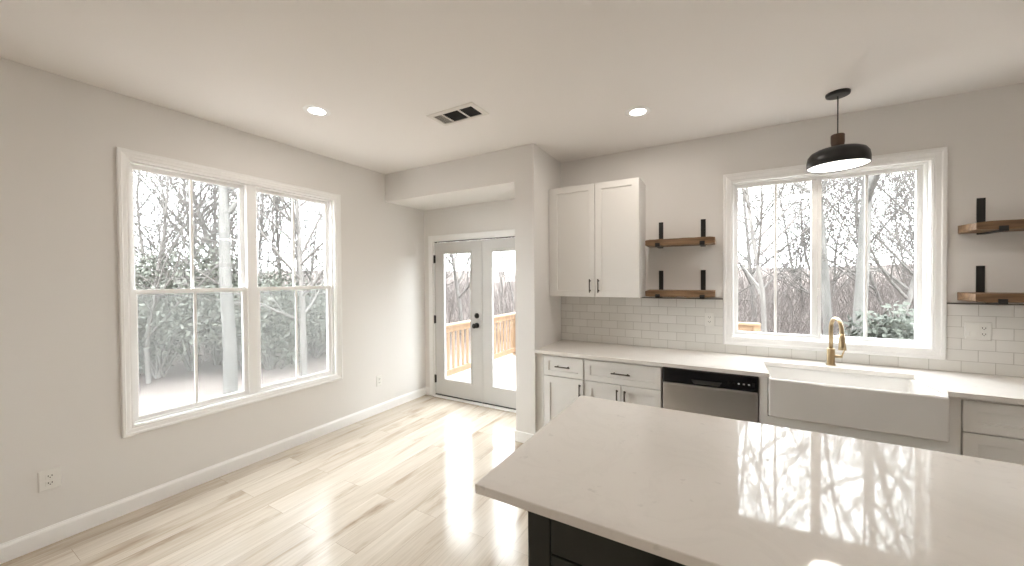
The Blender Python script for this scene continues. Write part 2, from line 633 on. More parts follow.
win = thing('window_2', ((SW[0] + SW[1]) / 2, YB, SW[2]), kind='structure')
x0, x1, z0, z1 = SW
MB(backwall).ring(x0 - 0.065, x1 + 0.065, z0 - 0.065, z1 + 0.065, [(min(i, 0.065), d) for i, d in CASE]).build('casing', TRIM, win)
MB(backwall).ring(x0, x1, z0, z1, [(0, 0.0), (0.006, 0.0), (0.006, 0.15), (0, 0.15)]).build('jamb', VINYL, win)
MB(backwall).ring(x0 + 0.006, x1 - 0.006, z0 + 0.006, z1 - 0.006, [(0, 0.05), (0.006, 0.05), (0.012, 0.06), (0.012, 0.13), (0, 0.13)]).build('window_frame', VINYL, win)
xm = 4.072
for k, (u0, u1) in enumerate(((x0 + 0.018, xm + 0.010), (xm - 0.016, x1 - 0.018))):
    d0, d1 = (0.066, 0.090) if k == 0 else (0.092, 0.116)
    st = 0.030
    a0, a1 = z0 + 0.014, z1 - 0.016
    sash = MB(backwall).ring(u0, u1, a0, a1, [(0, d0), (st - 0.008, d0), (st, d0 + 0.005), (st, d1), (0, d1)]).build('sash', VINYL, win)
    um, dm = (u0 + u1) / 2, (d0 + d1) / 2
    MB(backwall).box(u0 + st - 0.004, u1 - st + 0.004, dm - 0.002, dm + 0.002, a0 + st - 0.004, a1 - st + 0.004).build('pane', GLASS, sash)
    MB(backwall).box(um - 0.009, um + 0.009, dm - 0.007, dm + 0.007, a0 + st, a1 - st).build('muntin', VINYL, sash, bevel=0.003)
    if k == 0:
        MB(backwall).box(u1 - 0.062, u1 - st + 0.002, d0 - 0.004, d1, a0 + st, a1 - st).build('meeting_stile', VINYL, sash, bevel=0.002)
        for zz in (1.40, 1.95):
            MB(backwall).box(u1 - 0.026, u1 - 0.010, d0 - 0.012, d0, zz - 0.03, zz + 0.03).build('sash_latch', VINYL, sash, bevel=0.003)

# ---------------------------------------------------------------- french doors
dr = thing('door_1', ((DR[0] + DR[1]) / 2, YB, 0), kind='structure')
x0, x1, _, z1 = DR


def U(bm, x0, x1, z1, wd, d0, d1):     # three-sided door surround
    bm.box(x0, x0 + wd, d0, d1, 0, z1).box(x1 - wd, x1, d0, d1, 0, z1).box(x0 + wd, x1 - wd, d0, d1, z1 - wd, z1)
    return bm


U(MB(backwall), x0 - 0.068, x1 + 0.068, z1 + 0.062, 0.066, -0.016, 0).build('casing', TRIM, dr, bevel=0.004)
U(MB(backwall), x0, x1, z1, 0.014, 0.0, 0.15).build('jamb', TRIM, dr)
b = MB(backwall).box(x0 + 0.014, x1 - 0.014, 0.004, 0.016, 2.000, 2.006)
for i in range(34):
    a = x0 + 0.03 + i * 0.0425
    b.box(a, a + 0.024, 0.006, 0.022, 1.990, 2.000)
b.build('weatherstrip', RUBBER, dr)
b = MB(backwall).box(x0 + 0.014, x1 - 0.014, -0.03, 0.15, 0.0, 0.022)
b.build('threshold', TRIM, dr, bevel=0.006)
MB(backwall).box(x0 + 0.014, x1 - 0.014, 0.004, 0.05, 0.022, 0.032).build('door_sweep', RUBBER, dr)
for k, (u0, u1) in enumerate(((0.166, 0.892), (0.896, 1.622))):
    g0, g1 = u0 + 0.142, u1 - 0.148
    zb, zt, gb, gt = 0.034, 1.988, 0.232, 1.852
    d0, d1 = 0.010, 0.052
    b = MB(backwall)
    b.box(u0, g0, d0, d1, zb, zt).box(g1, u1, d0, d1, zb, zt).box(g0, g1, d0, d1, zb, gb).box(g0, g1, d0, d1, gt, zt)
    leaf = b.build('door_leaf', DOORP, dr)
    MB(backwall).ring(g0 - 0.012, g1 + 0.012, gb - 0.012, gt + 0.012, [(0, d0), (0.004, d0 - 0.007), (0.018, d0 - 0.009), (0.026, d0 - 0.002), (0.026, d0 + 0.012), (0, d0 + 0.012)]).build('glazing_bead', DOORP, leaf)
    MB(backwall).box(g0, g1, 0.028, 0.034, gb, gt).build('pane', GLASS, leaf)
    if k == 0:
        MB(backwall).box(u1 - 0.004, u1 + 0.020, 0.003, 0.010, zb, zt).build('astragal', DOORP, leaf, bevel=0.002)
        for zz in (0.23, 1.00, 1.78):
            MB(backwall).box(u0 - 0.012, u0 + 0.016, 0.002, 0.012, zz - 0.05, zz + 0.05).tube([(u0 - 0.002, 0.000, zz - 0.052), (u0 - 0.002, 0.000, zz + 0.052)], 0.007, 8).build('hinge', BLACK, leaf)
        MB(backwall).lathe((0.828, 0, 1.075), [(0.033, 0.010), (0.033, 0.002), (0.029, -0.004), (0.012, -0.006), (0.012, -0.016), (0.0, -0.016)], 20, 'y').box(0.824, 0.832, -0.026, -0.012, 1.058, 1.092).build('deadbolt', BLACK, leaf)
        MB(backwall).lathe((0.828, 0, 0.958), [(0.033, 0.010), (0.033, 0.002), (0.028, -0.004), (0.012, -0.008), (0.012, -0.034), (0.026, -0.040), (0.031, -0.052), (0.026, -0.064), (0.0, -0.068)], 20, 'y').build('knob', BLACK, leaf)


# ---------------------------------------------------------------- ceiling lamps and vent
def light(name, parent, loc, power, size, col=(1.0, 0.915, 0.82), spread=180):
    d = bpy.data.lights.new(name, 'AREA')
    d.shape = 'DISK'
    d.size = size
    d.energy = power
    d.color = col
    d.spread = R(spread)
    o = bpy.data.objects.new(name, d)
    COL.objects.link(o)
    o.parent = parent
    o.location = loc
    return o


def downlight(x, y):
    t = thing('recessed_downlight', (x, y, H))
    MB().lathe((x, y, H), [(0.056, -0.002), (0.078, -0.002), (0.088, -0.0005), (0.090, 0.0), (0.056, 0.0)], 40).build('trim_ring', TRIM, t)
    MB().lathe((x, y, H), [(0.0, -0.003), (0.056, -0.003), (0.057, -0.001), (0.0, -0.001)], 40).build('diffuser', GLOW, t)
    light('lamp_light', t, (0, 0, -0.006), LAMP_W, 0.11)
    return t


proto = downlight(0.862, -1.370)
tag(proto, 'lit round recessed downlight in the ceiling in front of the double window', 'ceiling light', 'recessed ceiling downlights')
for (x, y, lab) in ((2.866, -0.172, 'lit round recessed downlight in the ceiling in front of the white wall cabinet'),
                    (0.862, -4.1, 'added fill downlight out of view behind the camera along the left wall'),  # this and the next three are unseen lamps, added to lift the room light
                    (2.866, -4.1, 'added fill downlight out of view behind the camera in the middle of the room'),
                    (4.85, -4.1, 'added fill downlight out of view behind the camera near the right wall'),
                    (5.55, -1.3, 'added fill downlight out of view above the right end of the island')):
    o = copy_tree(proto)
    o.location = (x, y, H)
    o['label'] = lab

vx0, vx1, vy0, vy1 = 1.485, 1.910, -0.918, -0.700
t = thing('ceiling_vent', ((vx0 + vx1) / 2, (vy0 + vy1) / 2, H), 'white rectangular air vent with dark louvred openings in the ceiling', 'vent')


def down(p):            # x/z plane frame laid on the ceiling: (x, depth below, y)
    return Vector((p.x, p.z, H - p.y))


MB(down).ring(vx0, vx1, vy0, vy1, [(0, 0), (0.006, 0.006), (0.036, 0.009), (0.038, 0.002), (0.038, 0.0)]).build('frame', VENTW, t)
i0, i1, j0, j1 = vx0 + 0.038, vx1 - 0.038, vy0 + 0.038, vy1 - 0.038
MB().box(i0, i1, j0, j1, H - 0.0015, H - 0.0005).build('duct_opening', VENTD, t)
cuts = [i0, i0 + 0.085, i0 + 0.235, i1]
for c in cuts[1:3]:
    MB().box(c - 0.006, c + 0.006, j0, j1, H - 0.010, H - 0.0015).build('divider', VENTW, t)
lv = 0
for s in range(3):
    a0, a1 = cuts[s] + (0.006 if s else 0), cuts[s + 1] - (0.006 if s < 2 else 0)
    if s == 0:          # the curved end louvres that turn towards the left wall
        nl = 8
        for i in range(nl):
            xx = a0 + (i + 0.5) * (a1 - a0) / nl
            MB().prism([(xx - 0.009, H - 0.0016), (xx - 0.0075, H - 0.0016), (xx + 0.008, H - 0.0095), (xx + 0.0065, H - 0.0095)], j0, j1, 1).build('louvre', VENTW, t)
    else:
        nl = 8
        for i in range(nl):
            yy = j0 + (i + 0.5) * (j1 - j0) / nl
            sg = 1
            MB().prism([(yy - sg * 0.005, H - 0.0016), (yy - sg * 0.004, H - 0.0016), (yy + sg * 0.003, H - 0.0075), (yy + sg * 0.002, H - 0.0075)], a0, a1, 0).build('louvre', VENTD, t)

# pendant
px, py = 4.073, 0.218
t = thing('pendant_lamp', (px, py, H), 'black dome pendant lamp with walnut block hanging before the sink window', 'pendant light')
MB().lathe((px, py, H), [(0.0, -0.022), (0.052, -0.022), (0.062, -0.018), (0.064, -0.010), (0.064, 0.0), (0.0, 0.0)], 36).build('canopy', PEND, t)
MB().tube([(px, py, H - 0.02), (px, py, 2.465)], 0.0035, 8).build('cord', PEND, t)
MB().lathe((px, py, 0), [(0.0, 2.468), (0.033, 2.468), (0.036, 2.464), (0.036, 2.416), (0.031, 2.380), (0.027, 2.376), (0.0, 2.376)], 28).build('wood_block', WALNUT, t)
sh = MB().lathe((px, py, 0), [(0.0, 2.3782), (0.030, 2.3782), (0.075, 2.3749), (0.115, 2.3675), (0.143, 2.3528), (0.158, 2.3298), (0.163, 2.3003), (0.163, 2.2560), (0.159, 2.2560), (0.158, 2.3003), (0.152, 2.3265), (0.138, 2.3470), (0.112, 2.3610), (0.07, 2.3692), (0.0, 2.3724)], 48)
sh.build('lamp_shade', PEND, t)
MB().lathe((px, py, 0), [(0.0, 2.261), (0.158, 2.261), (0.158, 2.267), (0.0, 2.267)], 48).build('diffuser', PGLOW, t)
light('lamp_light', t, (0, 0, 2.252 - H), 2.0, 0.28)

# ---------------------------------------------------------------- backsplash tile
ZC = 0.873           # counter top
tz1 = 1.332
ca, cb_, cz = SW[0] - 0.065, SW[1] + 0.065, SW[2] - 0.065
b = MB()
b.box(PX1 + 0.001, ca - 0.001, YB - 0.009, YB, ZC, tz1).box(ca - 0.001, cb_ + 0.001, YB - 0.009, YB, ZC, cz - 0.001).box(cb_ + 0.001, XR - 0.002, YB - 0.009, YB, ZC, tz1)
tag(b.build('wall_backsplash', TILE), kind='structure')
b = MB().box(PX1 + 0.001, ca - 0.001, YB - 0.0105, YB, tz1, tz1 + 0.008).box(cb_ + 0.001, XR - 0.002, YB - 0.0105, YB, tz1, tz1 + 0.008)
tag(b.build('trim_1', SHINGLE), kind='structure')

# ---------------------------------------------------------------- kitchen base run
YF = 0.030           # face of the door and drawer fronts
YCAB = 0.052         # face frame


def pull(parent, x, z, ln_, vert, y=YF, r=0.0055, m=BRONZE):
    b = MB()
    e = ln_ / 2
    if vert:
        b.tube([(x, y - 0.028, z - e), (x, y - 0.028, z + e)], r, 10)
        for s in (-1, 1):
            b.tube([(x, y - 0.028, z + s * e * 0.72), (x, y + 0.0005, z + s * e * 0.72)], [r, r * 1.3], 8)
    else:
        b.tube([(x - e, y - 0.028, z), (x + e, y - 0.028, z)], r, 10)
        for s in (-1, 1):
            b.tube([(x + s * e * 0.72, y - 0.028, z), (x + s * e * 0.72, y + 0.0005, z)], [r, r * 1.3], 8)
    return b.build('handle', m, parent)


def base_box(name, x0, x1, label, cat='cabinet', m=CAB, ztop=0.842, group=None):
    t = thing(name, ((x0 + x1) / 2, (YCAB + YB) / 2, 0), label, cat, group)
    b = MB().box(x0, x1, YCAB, YB - 0.012, 0.10, ztop).box(x0, x1, YCAB + 0.07, YB - 0.012, 0, 0.10)
    b.build('body', m, t)
    return t


# narrow unit beside the pier with its scribe filler
t = base_box('base_cabinet', PX1 + 0.003, 2.378, 'narrow white base cabinet with one drawer and one door beside the wall pier', group='white base cabinets along the sink wall')
MB().box(PX1 + 0.003, 1.996, YF + 0.006, YCAB, 0.10, 0.842).build('filler_strip', CAB, t)
d = MB().shaker(2.003, 2.372, 0.654, 0.826, YF, fr=0.045).build('drawer', CAB, t, bevel=0.0015)
pull(d, 2.188, 0.742, 0.135, False)
d = MB().shaker(2.003, 2.372, 0.110, 0.646, YF).build('door', CAB, t, bevel=0.0015)
pull(d, 2.343, 0.555, 0.115, True)
t = base_box('base_cabinet', 2.380, 3.000, 'wide white base cabinet with one drawer over two doors left of the dishwasher', group='white base cabinets along the sink wall')
d = MB().shaker(2.386, 2.994, 0.654, 0.826, YF, fr=0.045).build('drawer', CAB, t, bevel=0.0015)
pull(d, 2.690, 0.742, 0.150, False)
d = MB().shaker(2.386, 2.688, 0.110, 0.646, YF).build('door', CAB, t, bevel=0.0015)
pull(d, 2.660, 0.555, 0.115, True)
d = MB().shaker(2.692, 2.994, 0.110, 0.646, YF).build('door', CAB, t, bevel=0.0015)
pull(d, 2.722, 0.555, 0.115, True)

# dishwasher
t = thing('dishwasher', (3.315, 0.34, 0), 'stainless steel dishwasher with black control panel under the counter', 'dishwasher')
dx0, dx1 = 3.006, 3.622
MB().box(dx0, dx1, 0.06, YB - 0.02, 0.02, 0.838).build('tub', RUBBER, t)
MB().box(dx0 + 0.004, dx1 - 0.004, 0.022, 0.06, 0.12, 0.722).build('door', STEEL, t, bevel=0.006)
p = MB().box(dx0 + 0.004, dx1 - 0.004, 0.018, 0.06, 0.728, 0.832)
cp = p.build('control_panel', BLKPANEL, t, bevel=0.006)
MB().prism([(3.205, 0.768), (3.405, 0.768), (3.385, 0.738), (3.225, 0.738)], 0.010, 0.020, 1).build('pocket_handle', SLOT, cp, bevel=0.003)
for i in range(5):
    xx = 3.44 + i * 0.030
    MB().box(xx, xx + 0.012, 0.0165, 0.0185, 0.770, 0.780).build('button', ICON if i >= 2 else BLACK, cp, bevel=0.001)
MB().box(3.585, 3.600, 0.0165, 0.0185, 0.762, 0.790).build('button', BLACK, cp, bevel=0.001)
MB().box(dx0 + 0.004, dx1 - 0.004, 0.11, 0.13, 0.0, 0.115).build('kick_plate', BLACK, t)

# sink base cabinet + apron sink
sx0, sx1 = 3.676, 4.512
t = thing('sink_cabinet', (4.1, 0.34, 0), 'white base cabinet holding the apron sink', 'cabinet', 'white base cabinets along the sink wall')
b = MB().box(3.626, sx0 - 0.003, YF, YB - 0.012, 0.0, 0.842).box(sx1 + 0.003, 4.566, YF, YB - 0.012, 0.0, 0.842)
b.box(sx0 - 0.003, sx1 + 0.003, YF, YB - 0.012, 0.0, 0.575)
b.build('body', CAB, t)
d = MB().shaker(3.640, 4.092, 0.110, 0.500, YF - 0.02).build('door', CAB, t, bevel=0.0015)
pull(d, 4.062, 0.42, 0.115, True, YF - 0.02)
d = MB().shaker(4.096, 4.552, 0.110, 0.500, YF - 0.02).build('door', CAB, t, bevel=0.0015)
pull(d, 4.126, 0.42, 0.115, True, YF - 0.02)

SYB = 0.412          # back edge of the sink cut-out
zs0, zs1, zin = 0.585, 0.8425, 0.625
b = MB()
# apron, sides, back and sloping bottom as one hollow basin
ox0, ox1, oy0, oy1 = sx0, sx1, -0.012, SYB + 0.03
ix0, ix1, iy0, iy1 = sx0 + 0.024, sx1 - 0.024, 0.018, SYB + 0.006
o4 = [(ox0, oy0), (ox1, oy0), (ox1, oy1), (ox0, oy1)]
i4 = [(ix0, iy0), (ix1, iy0), (ix1, iy1), (ix0, iy1)]
j4 = [(ix0 + 0.02, iy0 + 0.02), (ix1 - 0.02, iy0 + 0.02), (ix1 - 0.02, iy1 - 0.02), (ix0 + 0.02, iy1 - 0.02)]
vs = [(x, y, zs0) for x, y in o4] + [(x, y, zs1) for x, y in o4] + [(x, y, zs1) for x, y in i4] + [(x, y, zin) for x, y in j4]
fs = [(3, 2, 1, 0), (12, 13, 14, 15)]
for k in range(4):
    k2 = (k + 1) % 4
    fs += [(k, k2, 4 + k2, 4 + k), (4 + k, 4 + k2, 8 + k2, 8 + k), (8 + k, 8 + k2, 12 + k2, 12 + k)]
b._add(vs, fs)
t = thing('apron_sink', (4.094, 0.2, zs0), 'white fireclay apron front sink under the window', 'sink')
bs = b.build('basin', CERAM, t, bevel=0.012, seg=3)
MB().lathe((4.094, 0.24, zin), [(0.0, 0.004), (0.02, 0.003), (0.045, 0.006), (0.052, 0.003), (0.052, 0.0), (0.0, 0.0)], 24).build('drain', STEEL, t)

# right-hand drawer units
for (xa, xb, lab) in ((4.570, 5.300, 'white drawer base cabinet right of the apron sink'), (5.304, 6.380, 'white drawer base cabinet in the far right corner')):
    t = base_box('drawer_cabinet', xa, xb, lab, group='white base cabinets along the sink wall')
    for (za, zb) in ((0.653, 0.826), (0.385, 0.646), (0.110, 0.378)):
        d = MB().shaker(xa + 0.006, xb - 0.006, za, zb, YF, fr=0.055).build('drawer', CAB, t, bevel=0.0015)
        pull(d, (xa + xb) / 2, (za + zb) / 2, 0.15, False)

# worktop with the sink cut out
cf, cbk, zb0 = 0.0, YB - 0.010, 0.843
cx0, cx1 = sx0 + 0.006, sx1 - 0.006
pts = [(PX1 + 0.002, cf), (cx0, cf), (cx0, SYB), (cx1, SYB), (cx1, cf), (XR - 0.004, cf), (XR - 0.004, cbk), (PX1 + 0.002, cbk)]
b = MB().prism(pts, zb0, ZC, 2)
tag(b.build('countertop', QUARTZ, bevel=0.003), 'white quartz worktop running along the sink wall below the tiles', 'countertop')

# faucet
fx, fy = 4.100, 0.505
t = thing('faucet', (fx, fy, ZC), 'brushed gold gooseneck kitchen faucet behind the apron sink', 'faucet')
MB().lathe((fx, fy, ZC), [(0.0, 0.0), (0.028, 0.0), (0.028, 0.006), (0.0235, 0.010), (0.0235, 0.118), (0.021, 0.122), (0.0, 0.122)], 24).build('body', GOLD, t)
pts = [(fx, fy, ZC + 0.11), (fx, fy, ZC + 0.27)]
ra = 0.080


def sp(t, z):           # point along the spout, which is swung a little to the right
    return (fx + t * math.sin(R(9)), fy - t * math.cos(R(9)), z)


for i in range(1, 13):
    a = math.pi * i / 13
    pts.append(sp(ra - ra * math.cos(a), ZC + 0.27 + ra * math.sin(a)))
pts += [sp(2 * ra + 0.002, ZC + 0.262), sp(2 * ra + 0.004, ZC + 0.245)]
MB().tube(pts, 0.0125, 14).build('gooseneck', GOLD, t)
MB().tube([sp(2 * ra + 0.003, ZC + 0.252), sp(2 * ra + 0.006, ZC + 0.215), sp(2 * ra + 0.009, ZC + 0.165), sp(2 * ra + 0.011, ZC + 0.140)], [0.0145, 0.016, 0.021, 0.023], 16).build('spray_head', GOLD, t)
h = MB().tube([(fx + 0.015, fy, ZC + 0.066), (fx + 0.064, fy, ZC + 0.066)], 0.0105, 12)
h.tube([(fx + 0.060, fy, ZC + 0.064), (fx + 0.066, fy - 0.002, ZC + 0.085), (fx + 0.074, fy - 0.006, ZC + 0.116)], [0.006, 0.005, 0.004], 8)
h.build('lever_handle', GOLD, t)

# upper cabinet
ux0, ux1, uz0, uz1, uy = 1.932, 2.780, 1.347, 2.395, 0.320
t = thing('wall_cabinet', ((ux0 + ux1) / 2, 0.49, uz0), 'tall white two door wall cabinet between the pier and the left shelves', 'cabinet')
MB().box(ux0, ux1, uy + 0.021, YB - 0.001, uz0, uz1).build('body', CAB, t)
MB().box(ux0, 1.956, uy + 0.004, uy + 0.021, uz0, uz1).build('filler_strip', CAB, t)
d = MB().shaker(1.958, 2.387, uz0 + 0.002, uz1 - 0.002, uy).build('door', CAB, t, bevel=0.0015)
pull(d, 2.345, 1.452, 0.125, True, uy)
d = MB().shaker(2.391, ux1 - 0.001, uz0 + 0.002, uz1 - 0.002, uy).build('door', CAB, t, bevel=0.0015)
pull(d, 2.424, 1.452, 0.125, True, uy)


# ---------------------------------------------------------------- floating shelves
def shelf(x0, x1, zb, zt, brackets, label, seed):
    random.seed(seed)
    t = thing('floating_shelf', ((x0 + x1) / 2, YB - 0.11, zb), label, 'shelf', 'rustic wood shelves on black brackets')
    ya, yb = YB - 0.222, YB - 0.006
    # live-sawn board: slightly uneven edges and corners
    n = 14
    vs, fs = [], []
    for i in range(n + 1):
        x = x0 + (x1 - x0) * i / n
        e = random.uniform(-0.004, 0.004)
        g = random.uniform(-0.003, 0.003)
        end = 0.006 if i in (0, n) else 0
        vs += [(x, ya + e + end, zb + g + end), (x, ya + e + end, zt + g * 0.4 - end), (x, yb, zt), (x, yb, zb)]
    for i in range(n):
        for k in range(4):
            k2 = (k + 1) % 4
            fs.append((4 * i + k, 4 * i + k2, 4 * i + 4 + k2, 4 * i + 4 + k))
    fs += [(0, 3, 2, 1), (4 * n, 4 * n + 1, 4 * n + 2, 4 * n + 3)]
    b = MB()
    b._add(vs, fs)
    b.build('board', SHELFW, t, bevel=0.003)
    for bx in brackets:
        b = MB()
        b.box(bx - 0.019, bx + 0.019, YB - 0.005, YB, zb - 0.005, zt + 0.175)           # wall plate
        b.box(bx - 0.019, bx + 0.019, ya - 0.008, YB - 0.004, zb - 0.011, zb - 0.005)    # arm under the board
        b.box(bx - 0.019, bx + 0.019, ya - 0.010, ya - 0.005, zb - 0.011, zb + 0.022)    # front lip
        b.build('bracket', BLACK, t)
    return t


shelf(2.812, 3.356, 1.803, 1.858, (2.916, 3.262), 'upper brown wood shelf between the wall cabinet and the window', 3)
shelf(2.812, 3.356, 1.357, 1.412, (2.916, 3.262), 'lower brown wood shelf between the wall cabinet and the window', 4)
shelf(4.780, 5.560, 1.803, 1.858, (4.886, 5.38), 'upper brown wood shelf right of the sink window', 5)
shelf(4.780, 5.560, 1.357, 1.412, (4.886, 5.38), 'lower brown wood shelf right of the sink window', 6)


# ---------------------------------------------------------------- outlets
def receptacle(tf, u, z, horiz, plate):
    b = MB(tf)
    b.box(u - 0.017, u + 0.017, -0.0085, -0.006, z - 0.014, z + 0.014)
    f = b.build('socket', PLASTIC, plate, bevel=0.003)
    for s in (-1, 1):
        if horiz:
            c = MB(tf).box(u - 0.006, u + 0.002, -0.0095, -0.0083, z + s * 0.006 - 0.0015, z + s * 0.006 + 0.0015)
        else:
            c = MB(tf).box(u + s * 0.007 - 0.0015, u + s * 0.007 + 0.0015, -0.0095, -0.0083, z - 0.002, z + 0.007)
        c.build('slot', SLOT, f)
    MB(tf).lathe((u, 0, z - 0.007), [(0.0025, -0.0083), (0.0025, -0.0095), (0.0, -0.0095)], 8, 'y').build('slot', SLOT, f)


def outlet(tf, u, z, label, wd=0.075, ht=0.12, kind='duplex', group='wall outlets'):
    p0 = tf(Vector((u, 0, z)))
    t = thing('wall_outlet', p0, label, 'outlet', group)
    b = MB(tf).ring(u - wd / 2, u + wd / 2, z - ht / 2, z + ht / 2, [(0, -0.0005), (0.001, -0.004), (0.006, -0.0062), (min(wd, ht) / 2 - 0.001, -0.0062), (min(wd, ht) / 2 - 0.001, -0.0005)])
    pl = b.build('cover_plate', PLASTIC, t)
    if kind == 'duplex':
        receptacle(tf, u, z + 0.020, False, t)
        receptacle(tf, u, z - 0.020, False, t)
        MB(tf).lathe((u, 0, z), [(0.003, -0.006), (0.003, -0.0075), (0.0, -0.0075)], 10, 'y').build('screw', PLASTIC, t)
    else:
        for s, q in ((-1, 'switch'), (1, 'socket')):
            uu = u + s * 0.025
            if q == 'switch':
                MB(tf).prism([(-0.0062, z - 0.03), (-0.0105, z - 0.03), (-0.0075, z), (-0.0068, z + 0.03), (-0.0062, z + 0.03)], uu - 0.014, uu + 0.014, 0).build('rocker_switch', PLASTIC, t)
            else:
                receptacle(tf, uu, z + 0.020, False, t)
                receptacle(tf, uu, z - 0.020, False, t)
    return t


def tiles(p):
    return Vector((p.x, YB - 0.009 + p.y, p.z))


outlet(leftwall, -2.484, 0.374, 'white duplex outlet low on the left wall nearest the camera', 0.088, 0.12)
outlet(leftwall, -0.115, 0.366, 'white duplex outlet low on the left wall between the double window and the doors', 0.075, 0.118)
outlet(tiles, 4.873, 1.155, 'white double gang switch and outlet plate on the tiles below the right shelves', 0.122, 0.122, 'double')
outlet(tiles, 3.310, 1.155, 'white single outlet plate on the tiles left of the sink window', 0.072, 0.116)

# ---------------------------------------------------------------- island
ix0, ix1, iy0, iy1 = 2.717, 5.25, -2.048, -1.036
t = thing('kitchen_island', (4.0, -1.54, 0), 'dark green black kitchen island cabinet under a white quartz top', 'kitchen island')
bx0, bx1, by0, by1 = 2.882, 5.10, -2.000, -1.30
b = MB().box(bx0, bx1, by0 + 0.022, by1, 0.10, 0.842).box(bx0, bx1, by0 + 0.09, by1, 0, 0.10)
b.build('body', ISL, t)
MB().box(bx0, bx0 + 0.072, by0, by0 + 0.022, 0.10, 0.842).build('filler_strip', ISL, t, bevel=0.001)
xa = bx0 + 0.075
n = 3
wdt = (bx1 - 0.075 - xa) / n
for i in range(n):
    c0, c1 = xa + i * wdt + 0.002, xa + (i + 1) * wdt - 0.002
    d = MB().box(c0, c1, by0, by0 + 0.02, 0.708, 0.836).build('drawer', ISL, t, bevel=0.002)
    pull(d, (c0 + c1) / 2, 0.772, 0.15, False, by0, m=BLACK)
    cm = (c0 + c1) / 2
    for (e0, e1, hx) in ((c0, cm - 0.002, cm - 0.035), (cm + 0.002, c1, cm + 0.035)):
        d = MB().shaker(e0, e1, 0.110, 0.702, by0).build('door', ISL, t, bevel=0.0015)
        pull(d, hx, 0.60, 0.12, True, by0, m=BLACK)
b = MB().box(ix0, ix1, iy0, iy1, 0.843, ZC)
tag(b.build('island_countertop', QUARTZ, bevel=0.004, seg=3), 'white speckled quartz slab on the dark island in the foreground', 'countertop')

# ================================================================ OUTSIDE
GZ = -0.85


def gh(x, y):
    """garden falls away a little behind the house and rises into the woods"""
    d = math.hypot(x - 3.4, y + 3.0)
    up = max(0.0, d - 14.0)
    z = GZ + 0.09 * up + 0.10 * math.sin(x * 0.7 + 1) * math.cos(y * 0.6) * min(1, max(0, d - 6) / 6)
    return min(z, 2.6 + 0.1 * math.sin(x * 0.4))


b = MB()
nx, ny = 110, 96
gx0, gx1, gy0, gy1 = -52.0, 48.0, -30.0, 56.0
vs = [(gx0 + (gx1 - gx0) * i / nx, gy0 + (gy1 - gy0) * j / ny, 0) for j in range(ny + 1) for i in range(nx + 1)]
vs = [(x, y, gh(x, y)) for x, y, _ in vs]
fs = [(j * (nx + 1) + i, j * (nx + 1) + i + 1, (j + 1) * (nx + 1) + i + 1, (j + 1) * (nx + 1) + i) for j in range(ny) for i in range(nx)]
b._add(vs, fs, True)
tag(b.build('ground', LITTER, origin=(0, 0, 0)), kind='structure')

# deck
DZ = -0.09
xl, xr, yf = -0.45, 4.05, 3.95
b = MB()
k = 0
yy = YB + T + 0.002
while yy < yf:
    b.box(xl, xr, yy, yy + 0.138, DZ - 0.035, DZ)
    yy += 0.145
dk = tag(b.build('deck', DECKW), 'new pine board deck outside the glass doors', 'deck')
b = MB().box(xl, xr, yf - 0.02, yf + 0.02, DZ - 0.22, DZ - 0.036).box(xl, xl + 0.04, YB + T + 0.002, yf - 0.02, DZ - 0.22, DZ - 0.036).box(xr - 0.04, xr, YB + T + 0.002, yf - 0.02, DZ - 0.22, DZ - 0.036)
b.build('rim_joist', DECKW, dk)
for (qx, qy) in ((xl + 0.12, 1.2), (xl + 0.12, yf - 0.12), (1.8, yf - 0.12), (xr - 0.12, yf - 0.12), (xr - 0.12, 1.2)):
    MB().box(qx - 0.045, qx + 0.045, qy - 0.045, qy + 0.045, gh(qx, qy) - 0.1, DZ - 0.036).build('post', DECKW, dk)
RT = 0.80


def railing(p, q, label):
    p, q = Vector(p), Vector(q)
    L = (q - p).length
    dv = (q - p).normalized()
    nv = Vector((-dv.y, dv.x, 0))

    def tf(v):
        return p + dv * v.x + nv * v.y + Vector((0, 0, v.z))
    t = thing('deck_railing', tuple((p + q) / 2 + Vector((0, 0, DZ))), label, 'railing', 'pine deck railings')
    MB(tf).box(0, L, -0.065, 0.065, RT - 0.036, RT).build('top_rail', RAILW, t, bevel=0.004)
    MB(tf).box(0.05, L - 0.05, -0.018, 0.018, RT - 0.125, RT - 0.037).build('upper_rail', RAILW, t)
    MB(tf).box(0.05, L - 0.05, -0.018, 0.018, DZ + 0.07, DZ + 0.158).build('lower_rail', RAILW, t)
    np_ = max(2, round(L / 1.9) + 1)
    for i in range(np_):
        c = 0.045 + (L - 0.09) * i / (np_ - 1)
        MB(tf).box(c - 0.044, c + 0.044, -0.044, 0.044, DZ, RT - 0.037).build('post', RAILW, t)
    n = int((L - 0.2) / 0.125)
    for i in range(n):
        c = 0.15 + (L - 0.3) * i / (n - 1)
        MB(tf).box(c - 0.017, c + 0.017, 0.018, 0.052, DZ + 0.05, RT - 0.037).build('baluster', RAILW, t)


railing((xl + 0.07, YB + T + 0.02, 0), (xl + 0.07, yf - 0.14, 0), 'pine baluster railing along the left side of the deck outside the glass doors')
railing((xl + 0.002, yf - 0.07, 0), (xr - 0.12, yf - 0.07, 0), 'pine railing along the far edge of the deck below the sink window')


